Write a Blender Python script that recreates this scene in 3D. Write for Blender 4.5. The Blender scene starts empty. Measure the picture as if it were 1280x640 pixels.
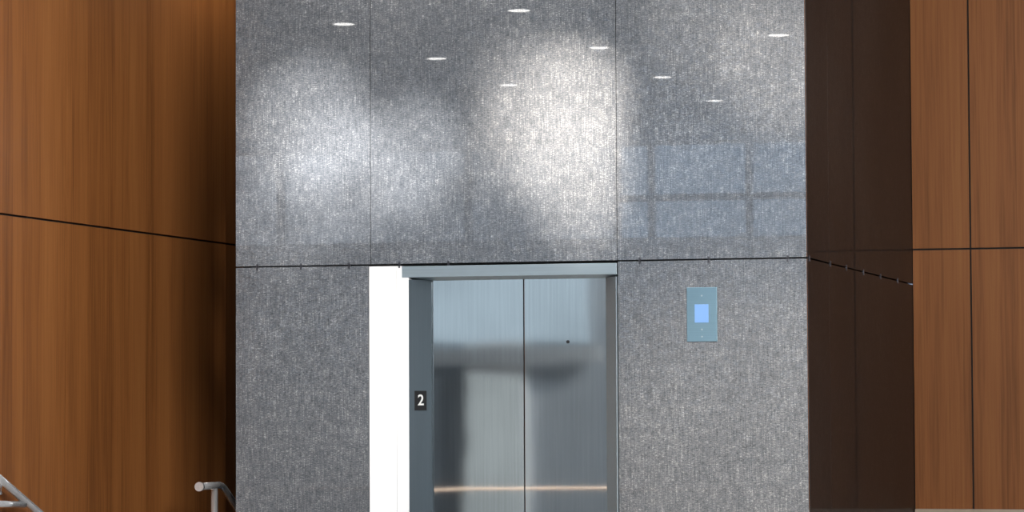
import bpy, bmesh, math, random
from mathutils import Matrix, Vector
random.seed(4)
sc=bpy.context.scene
COL=sc.collection
sc.view_settings.view_transform='Standard'
sc.view_settings.look='None'

# ---------------------------------------------------------------- helpers
def link(o): COL.objects.link(o); return o
class NT:
    def __init__(s,name):
        s.m=bpy.data.materials.new(name); s.m.use_nodes=True
        s.t=s.m.node_tree; s.b=s.t.nodes['Principled BSDF']
    def l(s,a,b): s.t.links.new(a,b)
    def math(s,op,a,b=None,clamp=False):
        nd=s.t.nodes.new('ShaderNodeMath'); nd.operation=op; nd.use_clamp=clamp
        for i,v in enumerate((a,b)):
            if v is None: continue
            if isinstance(v,(int,float)): nd.inputs[i].default_value=v
            else: s.l(v,nd.inputs[i])
        return nd.outputs[0]
    def pos(s,scale):
        g=s.t.nodes.new('ShaderNodeNewGeometry')
        v=s.t.nodes.new('ShaderNodeVectorMath'); v.operation='MULTIPLY'
        s.l(g.outputs['Position'],v.inputs[0]); v.inputs[1].default_value=scale
        return v.outputs[0]
    def noise(s,scale,detail=2.0,rough=0.5,dist=0.0):
        nd=s.t.nodes.new('ShaderNodeTexNoise'); nd.inputs['Scale'].default_value=1
        nd.inputs['Detail'].default_value=detail; nd.inputs['Roughness'].default_value=rough
        nd.inputs['Distortion'].default_value=dist
        s.l(s.pos(scale),nd.inputs['Vector']); return nd
    def ramp(s,fac,stops):
        r=s.t.nodes.new('ShaderNodeValToRGB'); e=r.color_ramp.elements
        while len(e)<len(stops): e.new(0.5)
        for el,(p,c) in zip(e,stops):
            el.position=p; el.color=(*c,1) if len(c)==3 else c
        s.l(fac,r.inputs['Fac']); return r.outputs['Color']
    def set(s,**kw):
        for k,v in kw.items():
            k=k.replace('_',' ')
            if isinstance(v,tuple) and len(v)==3: v=(*v,1)
            s.b.inputs[k].default_value=v
        return s

def simple(name,col,rough=.5,metal=0,var=.08,scale=(20,20,20),**kw):
    t=NT(name); t.set(Roughness=rough,Metallic=metal,**kw)
    nz=t.noise(scale,3)
    c=t.ramp(nz.outputs['Fac'],[(.25,tuple(x*(1-var) for x in col)),(.75,tuple(x*(1+var) for x in col))])
    t.l(c,t.b.inputs['Base Color']); return t.m

def emit(name,col,strength,var=.8,sc=(.6,.6,.9)):
    t=NT(name); t.set(Base_Color=(.05,.05,.05),Roughness=.3)
    t.b.inputs['Emission Strength'].default_value=strength
    nz=t.noise(sc,2)
    c=t.ramp(nz.outputs['Fac'],[(.35,tuple(x*var for x in col)),(.65,col)])
    t.l(c,t.b.inputs['Emission Color']); return t.m

def stone(name,side=False):
    t=NT(name)
    streak=t.noise((150,150,10),4,.6).outputs['Fac']
    dash=t.noise((58,58,230),4,.7).outputs['Fac']
    cloud=t.noise((1.3,1.3,.9),3,.5).outputs['Fac']
    fine=t.noise((240,240,300),2,.6).outputs['Fac']
    clump=t.noise((16,16,26),3,.6).outputs['Fac']
    a=t.math('MULTIPLY',streak,.55)
    b=t.math('MULTIPLY',dash,1.05)
    c=t.math('MULTIPLY',fine,.72)
    s=t.math('ADD',t.math('ADD',a,b),c)
    s=t.math('ADD',s,t.math('MULTIPLY',cloud,.25))
    s=t.math('ADD',s,t.math('MULTIPLY',clump,.33))
    s=t.math('DIVIDE',s,2.9)
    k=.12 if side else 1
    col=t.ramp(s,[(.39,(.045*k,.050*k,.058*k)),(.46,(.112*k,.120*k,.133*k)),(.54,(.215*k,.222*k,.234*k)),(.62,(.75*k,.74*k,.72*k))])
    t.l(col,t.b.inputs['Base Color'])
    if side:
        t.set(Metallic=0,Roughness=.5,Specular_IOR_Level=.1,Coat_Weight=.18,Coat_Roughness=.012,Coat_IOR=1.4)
        return t.m
    t.set(Metallic=.34,Roughness=.14,Coat_Weight=1.0,Coat_Roughness=.012,Coat_IOR=1.38)
    g=t.t.nodes.new('ShaderNodeNewGeometry')
    def vm(op,a,b):
        n=t.t.nodes.new('ShaderNodeVectorMath'); n.operation=op
        for i,x in enumerate((a,b)):
            if isinstance(x,tuple): n.inputs[i].default_value=x
            else: t.l(x,n.inputs[i])
        return n.outputs[0]
    def cells(scale,amt):
        v=t.t.nodes.new('ShaderNodeTexVoronoi'); v.inputs['Scale'].default_value=1
        t.l(t.pos(scale),v.inputs['Vector'])
        return vm('MULTIPLY',vm('SUBTRACT',v.outputs['Color'],(.5,.5,.5)),(amt,amt,amt))
    d=vm('ADD',cells((120,120,280),.08),cells((52,52,130),.045))
    nn=vm('ADD',g.outputs['Normal'],d)
    nm=t.t.nodes.new('ShaderNodeVectorMath'); nm.operation='NORMALIZE'; t.l(nn,nm.inputs[0])
    t.l(nm.outputs[0],t.b.inputs['Normal'])
    return t.m

def wood(name,dark,mid,light,axis):
    t=NT(name)
    grain=t.noise((75,75,1.6),4,.6,.3).outputs['Fac']
    fig=t.noise((7,7,.35),3,.55,.6).outputs['Fac']
    g=t.t.nodes.new('ShaderNodeNewGeometry'); sp=t.t.nodes.new('ShaderNodeSeparateXYZ')
    t.l(g.outputs['Position'],sp.inputs[0])
    leaf=t.math('FLOOR',t.math('MULTIPLY',sp.outputs[axis],1/.113*1.0))
    wn=t.t.nodes.new('ShaderNodeTexWhiteNoise'); wn.noise_dimensions='1D'; t.l(leaf,wn.inputs['W'])
    s=t.math('ADD',t.math('MULTIPLY',grain,.45),t.math('MULTIPLY',fig,.34))
    s=t.math('ADD',s,t.math('MULTIPLY',wn.outputs['Value'],.12))
    col=t.ramp(s,[(.28,dark),(.46,mid),(.7,light)])
    t.l(col,t.b.inputs['Base Color']); t.set(Roughness=.5,Specular_IOR_Level=.2)
    return t.m

def steel(name,col=(.55,.58,.6),rough=.2,brush=(90,90,2.0),bump=.02,metal=1.0,rv=.06):
    t=NT(name); t.set(Metallic=metal)
    nz=t.noise(brush,3).outputs['Fac']
    c=t.ramp(nz,[(.3,tuple(x*.95 for x in col)),(.7,tuple(min(1,x*1.04) for x in col))])
    t.l(c,t.b.inputs['Base Color'])
    r=t.math('ADD',t.math('MULTIPLY',nz,rv),rough-rv/2); t.l(r,t.b.inputs['Roughness'])
    if bump:
        w=t.noise((1.2,1.2,2.2),1).outputs['Fac']
        bp=t.t.nodes.new('ShaderNodeBump'); bp.inputs['Strength'].default_value=.35; bp.inputs['Distance'].default_value=bump
        t.l(w,bp.inputs['Height']); t.l(bp.outputs[0],t.b.inputs['Normal'])
    return t.m

M_stone=stone('metal_flecked_glass_stone')
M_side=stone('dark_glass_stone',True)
M_woodL=wood('oak_veneer_side',(.150,.050,.013),(.275,.099,.026),(.355,.140,.040),1)
M_woodR=wood('oak_veneer_end',(.150,.052,.013),(.265,.095,.026),(.335,.134,.039),0)
M_gap=simple('dark_joint_backing',(.012,.012,.013),.8)  # near-black backing seen through the panel joints
M_white=simple('glare_white',(.98,.98,.98),.25,var=.005)  # sun glare on the metal casing painted as white; also the rear column
M_steel=steel('brushed_steel_door',(.59,.63,.65),rough=.038,bump=.003,rv=.03)
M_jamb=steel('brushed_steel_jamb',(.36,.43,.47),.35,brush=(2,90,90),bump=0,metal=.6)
M_jambd=steel('brushed_steel_jamb_shaded',(.13,.165,.19),.4,brush=(90,90,2),bump=0,metal=.6)  # darker copy of the jamb steel, shade put into its colour
M_plate=steel('brushed_steel_plate',(.18,.29,.36),.32,brush=(2,90,200),bump=0,metal=.8)
M_rail=steel('polished_steel_tube',(.78,.78,.78),.25,bump=0,metal=.7)
M_black=simple('black_plastic',(.012,.012,.013),.4)
M_letter=simple('white_paint',(.75,.75,.73),.5,var=.02)
M_screen=emit('lit_blue_screen',(.20,.46,.97),.95,.95)
M_lens=emit('lamp_lens',(1,.97,.92),36)
M_floor=simple('terrazzo_floor',(.28,.27,.26),.3,var=.2,scale=(60,60,60))
M_ceil=simple('painted_ceiling',(.36,.41,.46),.8,var=.03)
M_wall=simple('painted_wall',(.42,.45,.48),.7,var=.04,scale=(2,2,2))
M_warm=simple('warm_bounce_white',(.82,.78,.73),.7,var=.03,scale=(2,2,2))
M_dark=simple('dark_metal',(.05,.05,.055),.4,metal=.6)
M_grey=simple('grey_metal_band',(.5,.51,.52),.5)
M_clip=simple('dark_clip_metal',(.06,.06,.07),.4,metal=.8)
M_oakrail=simple('pale_oak',(.70,.53,.41),.5,var=.1)
M_skyB=emit('blue_daylight_pane',(.5,.72,1.0),4.0)
M_sun=emit('pale_daylight_pane',(.72,.84,1.0),2.8,.3,(1.3,1.3,1.6))
M_ledge=simple('pale_ledge',(.45,.36,.28),.5)

def addbox(bm,x0,x1,y0,y1,z0,z1,mi=0):
    vs=[bm.verts.new(p) for p in [(x0,y0,z0),(x1,y0,z0),(x1,y1,z0),(x0,y1,z0),(x0,y0,z1),(x1,y0,z1),(x1,y1,z1),(x0,y1,z1)]]
    for q in [(0,3,2,1),(4,5,6,7),(0,1,5,4),(1,2,6,5),(2,3,7,6),(3,0,4,7)]:
        f=bm.faces.new([vs[i] for i in q]); f.material_index=mi
def addprism(bm,poly,z0,z1,mi=0):
    a=[bm.verts.new((x,y,z0)) for x,y in poly]; b=[bm.verts.new((x,y,z1)) for x,y in poly]
    n=len(poly)
    bm.faces.new(a[::-1]).material_index=mi; bm.faces.new(b).material_index=mi
    for i in range(n):
        bm.faces.new((a[i],a[(i+1)%n],b[(i+1)%n],b[i])).material_index=mi
def addtube(bm,pts,r,seg=16,mi=0,cap=True):
    rings=[]
    P=[Vector(p) for p in pts]
    for i,p in enumerate(P):
        d=(P[min(i+1,len(P)-1)]-P[max(i-1,0)]).normalized()
        u=d.cross(Vector((0,0,1)))
        if u.length<.05: u=d.cross(Vector((1,0,0)))
        u.normalize(); w=d.cross(u).normalized()
        rings.append([bm.verts.new(p+u*r*math.cos(2*math.pi*k/seg)+w*r*math.sin(2*math.pi*k/seg)) for k in range(seg)])
    for a,b in zip(rings,rings[1:]):
        for k in range(seg):
            f=bm.faces.new((a[k],a[(k+1)%seg],b[(k+1)%seg],b[k])); f.material_index=mi; f.smooth=True
    if cap:
        bm.faces.new(rings[0][::-1]).material_index=mi; bm.faces.new(rings[-1]).material_index=mi
def finish(name,bm,mats,parent=None,bevel=0,origin=True,**props):
    bmesh.ops.recalc_face_normals(bm,faces=bm.faces)
    me=bpy.data.meshes.new(name)
    c=Vector((0,0,0))
    if origin:
        xs=[v.co for v in bm.verts]
        c=Vector(((min(v.x for v in xs)+max(v.x for v in xs))/2,(min(v.y for v in xs)+max(v.y for v in xs))/2,min(v.z for v in xs)))
        bmesh.ops.translate(bm,vec=-c,verts=bm.verts)
    bm.to_mesh(me); bm.free()
    for m in (mats if isinstance(mats,(list,tuple)) else [mats]): me.materials.append(m)
    o=bpy.data.objects.new(name,me); link(o)
    if parent is not None:
        pw=parent['_w'] if '_w' in parent else list(parent.location)
        o.location=c-Vector(pw); o.parent=parent
    else: o.location=c
    o['_w']=list(c)
    if bevel:
        b=o.modifiers.new('bevel','BEVEL'); b.width=bevel; b.segments=2; b.limit_method='ANGLE'
    for k,v in props.items(): o[k]=v
    return o
def box(name,x0,x1,y0,y1,z0,z1,mat,**kw):
    bm=bmesh.new(); addbox(bm,x0,x1,y0,y1,z0,z1); return finish(name,bm,mat,**kw)
def empty(name,loc,**props):
    e=bpy.data.objects.new(name,None); link(e); e.location=loc; e.empty_display_size=.1; e['_w']=list(loc)
    for k,v in props.items(): e[k]=v
    return e
ST=dict(kind='structure')

# ---------------------------------------------------------------- camera
C=Vector((4.0,-14.6,1.55))
R=Matrix.Rotation(math.radians(15.35),4,'Z')@Matrix.Rotation(math.radians(92.65),4,'X')@Matrix.Rotation(math.radians(-0.27),4,'Z')
cam=bpy.data.cameras.new('camera'); co=link(bpy.data.objects.new('camera',cam))
co.matrix_world=Matrix.Translation(C)@R
cam.sensor_width=36; cam.lens=36*3734/1280; cam.clip_end=200
sc.camera=co

# ---------------------------------------------------------------- room shell
H=4.55; YW=3.85; XL=-2.187; YB=-20.0; XR=9.0
box('floor',-13,XR,YB-.2,0.6,-.2,0,M_floor,**ST)
box('floor.001',-1.5,XR,0.6,YW,-.2,0,M_floor,**ST)
box('ceiling',-13,XR,YB-.2,YW+3,H,H+.15,M_ceil,**ST)

def panelwall(name,axis,face,back,edges,zs,mat,gh=.012,gv=.004):
    bm=bmesh.new()
    for i in range(len(edges)-1):
        a,b=edges[i]+gv/2,edges[i+1]-gv/2
        for z0,z1 in zs:
            if axis=='y': addbox(bm,min(face,face+back),max(face,face+back),a,b,z0,z1)
            else: addbox(bm,a,b,min(face,face+back),max(face,face+back),z0,z1)
    s=1 if back>0 else -1
    f0,f1=face+back*.7,face+back+s*.1
    lo,hi=min(f0,f1),max(f0,f1)
    if axis=='y': addbox(bm,lo,hi,edges[0],edges[-1],zs[0][0],zs[-1][1],1)
    else: addbox(bm,edges[0],edges[-1],lo,hi,zs[0][0],zs[-1][1],1)
    return finish(name,bm,[mat,M_gap],**ST)
ZJ=2.431
panelwall('wall_left','y',XL,-.03,[-1.74,-.61,.52,1.65,2.78,3.91,5.04],[(-2.4,ZJ-.005),(ZJ+.006,H)],M_woodL)
panelwall('wall_right','x',YW,.03,[1.5,1.861,2.99,4.12,5.25,6.38,7.51,9.0],[(0,ZJ-.005),(ZJ+.006,H)],M_woodR,gv=.011)
box('wall_stairwell',XL-.1,-1.45,5.0,5.15,-2.4,H,M_wall,**ST)
box('wall_far_left',-13.1,-13,YB,-1.7,0,H,M_wall,**ST)
box('wall_left_return',-13,XL-.04,-1.70,-1.6,0,H,M_wall,**ST)
box('wall_far_right',XR,XR+.1,YB,YW+.2,0,H,M_wall,**ST)

# window wall behind the viewer
bm=bmesh.new()
addbox(bm,-13,XR,YB-.2,YB,0,3.4)
addbox(bm,-13,XR,YB-.2,YB,4.5,H)
addbox(bm,-1.7,XR,YB-.2,YB,3.4,4.5)
addbox(bm,-13,-9.3,YB-.2,YB,3.4,4.5)
finish('wall_back',bm,M_wall,**ST)
box('window_1',-9.3,-6.05,YB-.16,YB-.12,3.4,4.5,M_sun,**ST)
box('window_2',-6.05,-4.2,YB-.16,YB-.12,3.4,4.5,M_sun,**ST)
box('window_3',-4.2,-1.7,YB-.16,YB-.12,3.4,4.5,M_skyB,**ST)
bm=bmesh.new()
for x in (-9.3,-8.45,-6.05,-4.2,-3.78,-2.6,-1.7): addbox(bm,x-.035,x+.035,YB-.1,YB+.04,3.4,4.5)
addbox(bm,-4.2,-1.7,YB-.1,YB+.04,3.83,3.91)
finish('trim_3',bm,M_dark,**ST)
box('trim_4',-6.15,-5.35,YB,YB+.15,0,2.9,M_white,**ST)  # white column added so the doors mirror a bright stripe
box('trim_5',-9,-4.4,YB+.15,YB+.3,1.95,2.15,M_grey,**ST)  # grey band added so the doors mirror a darker band
box('trim_7',-4.1,-.8,YB,YB+.12,0,2.6,M_warm,**ST)  # pale panel added to bounce warm light onto the lower right stone
box('glow_panel_low',-6.1,-5.4,YB+.155,YB+.19,.0,1.8,emit('soft_glow_panel',(.8,.85,.85),.6),**ST)  # glowing panel, no real window, added to brighten the door reflection
box('glow_panel_high',-6.7,-4.6,YB+.0,YB+.16,2.2,3.2,emit('bluish_glow_panel',(.65,.78,.88),.9),**ST)  # upper glowing panel, likewise added for the doors to mirror

# ---------------------------------------------------------------- elevator core
X0,X1=-1.5,1.502; ZC=2.217
g=.004
def spanel(x0,x1,z0,z1):
    box('wall_front',x0+.0015,x1-.0015,0,.03,z0,z1,M_stone,**ST)
spanel(X0,-.761,ZC+g,H); spanel(-.761,.540,ZC+g,H); spanel(.540,X1,ZC+g,H)
spanel(X0,-.771,0,ZC-g); spanel(.542,X1,0,ZC-g)
bm=bmesh.new()
for a,b in ((.032,.68),(.68,3.864)):
    addbox(bm,X1-.03,X1,a+.002,b-.002,0,ZC-g); addbox(bm,X1-.03,X1,a+.002,b-.002,ZC+g,H)
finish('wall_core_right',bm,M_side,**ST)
bm=bmesh.new()
addbox(bm,X0,X0+.03,.032,4.9,-2.4,ZC-g); addbox(bm,X0,X0+.03,.032,4.9,ZC+g,H)
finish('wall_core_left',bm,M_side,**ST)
bm=bmesh.new()
addbox(bm,X0+.03,-.77,.03,.25,0,H); addbox(bm,.54,X1-.03,.03,.25,0,H); addbox(bm,-.77,.54,.03,.25,2.215,H)
addbox(bm,-.77,.54,.2,.25,0,2.215)
addbox(bm,X1-.06,X1-.03,.25,3.86,0,H); addbox(bm,X0+.03,X0+.06,.25,4.9,0,H)
finish('wall_core_backing',bm,M_gap,**ST)

# elevator entrance
el=empty('elevator_entrance',(0,.1,0),label='brushed steel two-leaf elevator entrance with splayed frame and side casing with sun glare painted white',category='elevator door')
for a,b in ((-.467,.019),(.022,.458)):
    bm=bmesh.new(); addbox(bm,a,b,.12,.15,.005,2.16); finish('door_leaf',bm,M_steel,parent=el,bevel=.002)
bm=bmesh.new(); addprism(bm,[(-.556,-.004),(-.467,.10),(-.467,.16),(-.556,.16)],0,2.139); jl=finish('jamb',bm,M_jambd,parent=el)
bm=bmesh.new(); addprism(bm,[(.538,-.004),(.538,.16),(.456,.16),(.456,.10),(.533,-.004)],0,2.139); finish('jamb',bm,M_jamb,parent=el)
bm=bmesh.new()
prof=[(-.008,2.207),(-.008,2.15),(.10,2.137),(.19,2.137),(.19,2.207)]
A=[bm.verts.new((-.591,y,z)) for y,z in prof];B=[bm.verts.new((.538,y,z)) for y,z in prof]
bm.faces.new(A);bm.faces.new(B[::-1])
for i in range(5): bm.faces.new((A[i],B[i],B[(i+1)%5],A[(i+1)%5]))
finish('header',bm,M_jamb,parent=el,bevel=.001)
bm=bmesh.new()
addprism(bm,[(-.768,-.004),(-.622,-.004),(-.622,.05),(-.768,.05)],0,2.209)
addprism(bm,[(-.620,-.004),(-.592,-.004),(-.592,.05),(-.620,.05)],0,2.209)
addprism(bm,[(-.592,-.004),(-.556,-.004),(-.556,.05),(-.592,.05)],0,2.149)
finish('casing',bm,M_white,parent=el,label='metal casing with sun glare painted white')
box('sill',-.556,.538,-.02,.16,0,.006,M_jamb,parent=el)
mid=Vector((-.5115,.048,1.52)); dirx=Vector((.089,.104,0)).normalized(); nrm=Vector((dirx.y,-dirx.x,0))
Mx=Matrix((( dirx.x,0,nrm.x,0),(dirx.y,0,nrm.y,0),(0,1,0,0),(0,0,0,1))); Mx.translation=mid
bm=bmesh.new(); addbox(bm,-.036,.036,-.05,.05,.0005,.004); bmesh.ops.transform(bm,matrix=Mx,verts=bm.verts)
pl=finish('floor_number_plate',bm,M_black,parent=el,bevel=.0008,label='small black floor number plate')
cu=bpy.data.curves.new('t','FONT'); cu.body='2'; cu.size=.078; cu.extrude=.0008; cu.align_x='CENTER'; cu.align_y='CENTER'; cu.offset=.0008
tmp=bpy.data.objects.new('t',cu); link(tmp); bpy.context.view_layer.update()
me=bpy.data.meshes.new_from_object(tmp); bpy.data.objects.remove(tmp)
bm=bmesh.new(); bm.from_mesh(me)
bmesh.ops.transform(bm,matrix=Mx@Matrix.Translation((0,0,.005)),verts=bm.verts)
finish('numeral',bm,M_letter,parent=pl)
bm=bmesh.new(); addtube(bm,[(.252,.1195,1.815),(.252,.117,1.815)],.0085,20); finish('keyhole',bm,M_black,parent=el)

# call panel
cp=empty('call_panel',(.973,0,1.807),label='steel wall plate with glowing blue square screen',category='control panel')
bm=bmesh.new(); addbox(bm,.896,1.050,-.008,0.002,1.807,2.078); finish('plate',bm,M_plate,parent=cp,bevel=.002)
bm=bmesh.new(); addbox(bm,.937,1.007,-.0105,-.008,1.902,1.993); finish('screen',bm,M_screen,parent=cp,bevel=.001)
for z in (2.036,1.868,1.832):
    bm=bmesh.new(); addtube(bm,[(.973,-.008,z),(.973,-.0095,z)],.0042,12); finish('screw',bm,M_jamb,parent=cp)

tn=[10]
def clip(x,y,side):
    bm=bmesh.new(); tn[0]+=1
    if side: addbox(bm,X1-.01,X1+.004,y-.008,y+.008,ZC-.016,ZC+.014)
    else: addbox(bm,x-.005,x+.005,-.004,0.01,ZC-.018,ZC+.014)
    finish('trim_%d'%tn[0],bm,M_clip,**ST)  # these trim objects are the small cladding clips along the joint
def px2x(p): return -1.498+(p-295)*(.735/168) if p<463 else (-.763+(p-463)*(1.301/308) if p<771 else .538+(p-771)*(.962/237))
for p in (322,377,437,500,562,800,887,985): clip(px2x(p),0,False)
for y in (.08,.72,1.25,1.85,2.5,3.2): clip(0,y,True)

# ---------------------------------------------------------------- downlights
def downlight(x,y):
    e=empty('recessed_downlight',(x,y,H),label='round recessed ceiling downlight with white trim ring',category='ceiling light',group='recessed downlights in ceiling')
    bm=bmesh.new(); n=32
    def ring(r,z): return [bm.verts.new((x+r*math.cos(2*math.pi*k/n),y+r*math.sin(2*math.pi*k/n),z)) for k in range(n)]
    ro,ri,rt=ring(.105,H-.001),ring(.09,H-.008),ring(.086,H-.001)
    for k in range(n):
        j=(k+1)%n; bm.faces.new((ro[k],ro[j],ri[j],ri[k])); bm.faces.new((ri[k],ri[j],rt[j],rt[k]))
    finish('trim_ring',bm,M_letter,parent=e)
    bm=bmesh.new(); bm.faces.new([bm.verts.new((x+.086*math.cos(2*math.pi*k/n),y+.086*math.sin(2*math.pi*k/n),H-.009)) for k in range(n)][::-1])
    me=bpy.data.meshes.new('lens'); bm.to_mesh(me); bm.free(); me.materials.append(M_lens)
    o=link(bpy.data.objects.new('lens',me)); o.parent=e; o.location=(-x,-y,-H)
for x,y in [(-3.66,-8.2),(-3.66,-10.8),(-3.66,-13.2),(-2.08,-7.8),(-2.08,-10.43),(-2.08,-12.96),(-2.06,-15.34),(-.43,-10.0)]:
    downlight(x,y)

# ---------------------------------------------------------------- rails
def bracket(bm,x,y,z,xw,mi=0): addtube(bm,[(x,y,z-.018),(x,y,z-.06),((x+xw)/2,y,z-.075),(xw,y,z-.075)],.007,10,mi)
r1=empty('stair_handrail',(-1.81,.6,0),label='polished steel stair handrail on posts beside stone wall',category='handrail')
bm=bmesh.new(); pts=[(-1.81,.29,1.068),(-1.81,.56,1.068)]
for k in range(1,5):
    t=k/5; pts.append((-1.81,.56+.1*t,1.068-.03*t*t))
pts+= [(-1.81,.70,1.018),(-1.81,2.6,1.018-.6*1.9)]
addtube(bm,pts,.019,18); finish('rail',bm,M_rail,parent=r1)
bm=bmesh.new(); addtube(bm,[(-1.81,.272,1.068),(-1.81,.292,1.068)],.025,18); finish('end_cap',bm,M_rail,parent=r1)
for y,zt,zb in ((.5,1.05,0),(1.8,.34,-.825)):
    bm=bmesh.new(); addtube(bm,[(-1.81,y,zb),(-1.81,y,zt)],.018,16); addtube(bm,[(-1.81,y,zb),(-1.81,y,zb+.01)],.045,16); finish('post',bm,M_rail,parent=r1)
r2=empty('wall_handrail',(-2.12,-1.3,0),label='steel handrail bracketed to oak panelling above stair',category='handrail')
bm=bmesh.new(); addtube(bm,[(-2.1,-1.62,1.18),(-2.1,-1.5,1.135),(-2.1,-.6,.775),(-2.1,.4,.375)],.02,18); finish('rail',bm,M_rail,parent=r2)
bm=bmesh.new(); addtube(bm,[(-2.1,-1.62,1.045),(-2.1,-1.29,1.03)],.016,16); finish('lower_rail',bm,M_rail,parent=r2)
for y,z in ((-1.55,1.15),(-.8,.855)):
    bm=bmesh.new(); bracket(bm,-2.1,y,z,XL); finish('bracket',bm,M_rail,parent=r2)
bm=bmesh.new()
for k in range(9):
    addbox(bm,XL+.005,-1.505,.6+.27*k,.6+.27*(k+1)+.02,-.165*(k+1)-.2,-.165*(k+1))
finish('floor.002',bm,M_floor,**ST)
box('trim_6',1.51,XR,YW-.06,YW-.001,.80,.834,M_ledge,**ST)
gr=empty('guard_rail',(-1.5,-4.8,0),label='pale oak guard rail on slim steel posts',category='guard rail')
bm=bmesh.new(); addtube(bm,[(-5,-4.8,.91),(3.2,-4.8,.91)],.010,16); finish('handrail',bm,M_oakrail,parent=gr)
for x in (-4.8,-3.4,-.3,1.4,3.1):
    bm=bmesh.new(); addtube(bm,[(x,-4.8,0),(x,-4.8,.9)],.010,12); finish('post',bm,M_rail,parent=gr)

# ---------------------------------------------------------------- lights
def area(name,loc,target,sx,sy,power,col=(1,1,1),spread=180):  # area lamps made here are unseen fill lights added to the hall
    l=bpy.data.lights.new(name,'AREA'); l.shape='RECTANGLE'; l.size=sx; l.size_y=sy; l.energy=power; l.color=col; l.spread=math.radians(spread)
    o=link(bpy.data.objects.new(name,l)); o.location=loc
    d=Vector(target)-Vector(loc); o.rotation_euler=d.to_track_quat('-Z','Y').to_euler()
area('area_core',(-.3,-2.8,4.5),(-.3,-1.2,1.6),4.0,.5,90,(1,.98,.96))
area('area_hall',(4.5,-9,4.4),(0,0,1.6),3,2,1250,(1,.988,.98))
area('area_rear',(1.2,-16.5,4.4),(-5.5,-20,1.8),1.6,1.2,420,(.9,.95,1))  # added to brighten the rear wall that the doors mirror
area('area_rear_wash',(0.2,-18.2,4.4),(-2.6,-20,1.0),1.5,.5,260,(1,.93,.85))  # added warm wash on the rear bounce panel
area('area_rail',(-1.5,-3.3,4.5),(-1.5,-4.8,.9),2.5,.3,70,(1,.92,.84),50)  # added to brighten the guard rail in the door reflection
area('area_stair',(-1.66,1.3,4.45),(-2.187,1.6,2.4),.2,1.8,34,(1,.95,.9))  # added fill for the dark wood beside the core
area('area_right',(3.6,1.2,4.4),(2.5,3.85,1.5),2.0,.6,20,(1,.95,.9))
def glow_spot(src,tgt,power,ang,col=(1,.95,.88),blend=1):  # unseen spots added to throw soft glow patches on the stone
    l=bpy.data.lights.new('added_glow_spot','SPOT'); l.energy=power; l.spot_size=math.radians(ang); l.spot_blend=blend; l.shadow_soft_size=.05; l.color=col
    o=link(bpy.data.objects.new('added_glow_spot',l)); o.location=src
    o.rotation_euler=(Vector(tgt)-Vector(src)).to_track_quat('-Z','Y').to_euler()
warm=(1,.90,.79); cool=(1,.98,.96)
glow_spot((1.4,-5,4.4),(.24,0,2.96),3600,10,warm)
glow_spot((1.4,-5,4.4),(.36,0,3.08),1800,7,warm)
glow_spot((1.4,-5,4.4),(.33,0,2.68),3200,8,warm)
glow_spot((1.4,-5,4.4),(.38,0,2.45),1500,6,warm)
glow_spot((1.4,-5,4.4),(.05,0,3.12),1200,8,warm)
glow_spot((1.4,-5,4.4),(-.02,0,2.8),1300,7,warm)
glow_spot((.6,-5,4.4),(-1.10,0,2.95),3000,9,cool)
glow_spot((.6,-5,4.4),(-.98,0,2.85),1800,6,cool)
glow_spot((.6,-5,4.4),(-.85,0,2.68),2200,8,cool)
glow_spot((.6,-5,4.4),(-.55,0,2.78),2600,8,cool)
glow_spot((.6,-5,4.4),(-1.2,0,2.5),1300,8,cool)
glow_spot((2.2,-5,4.4),(1.42,0,3.2),1900,10,warm)
glow_spot((2.2,-5,4.4),(1.0,0,3.4),900,9,warm)
glow_spot((2.2,-5,4.4),(1.1,0,1.35),1400,18,warm)
glow_spot((.6,-5,4.4),(-1.15,0,1.45),700,18,cool)
w=bpy.data.worlds.new('world'); sc.world=w; w.use_nodes=True
w.node_tree.nodes['Background'].inputs[0].default_value=(.6,.75,1,1); w.node_tree.nodes['Background'].inputs[1].default_value=.4
for o in bpy.data.objects:
    if '_w' in o: del o['_w']
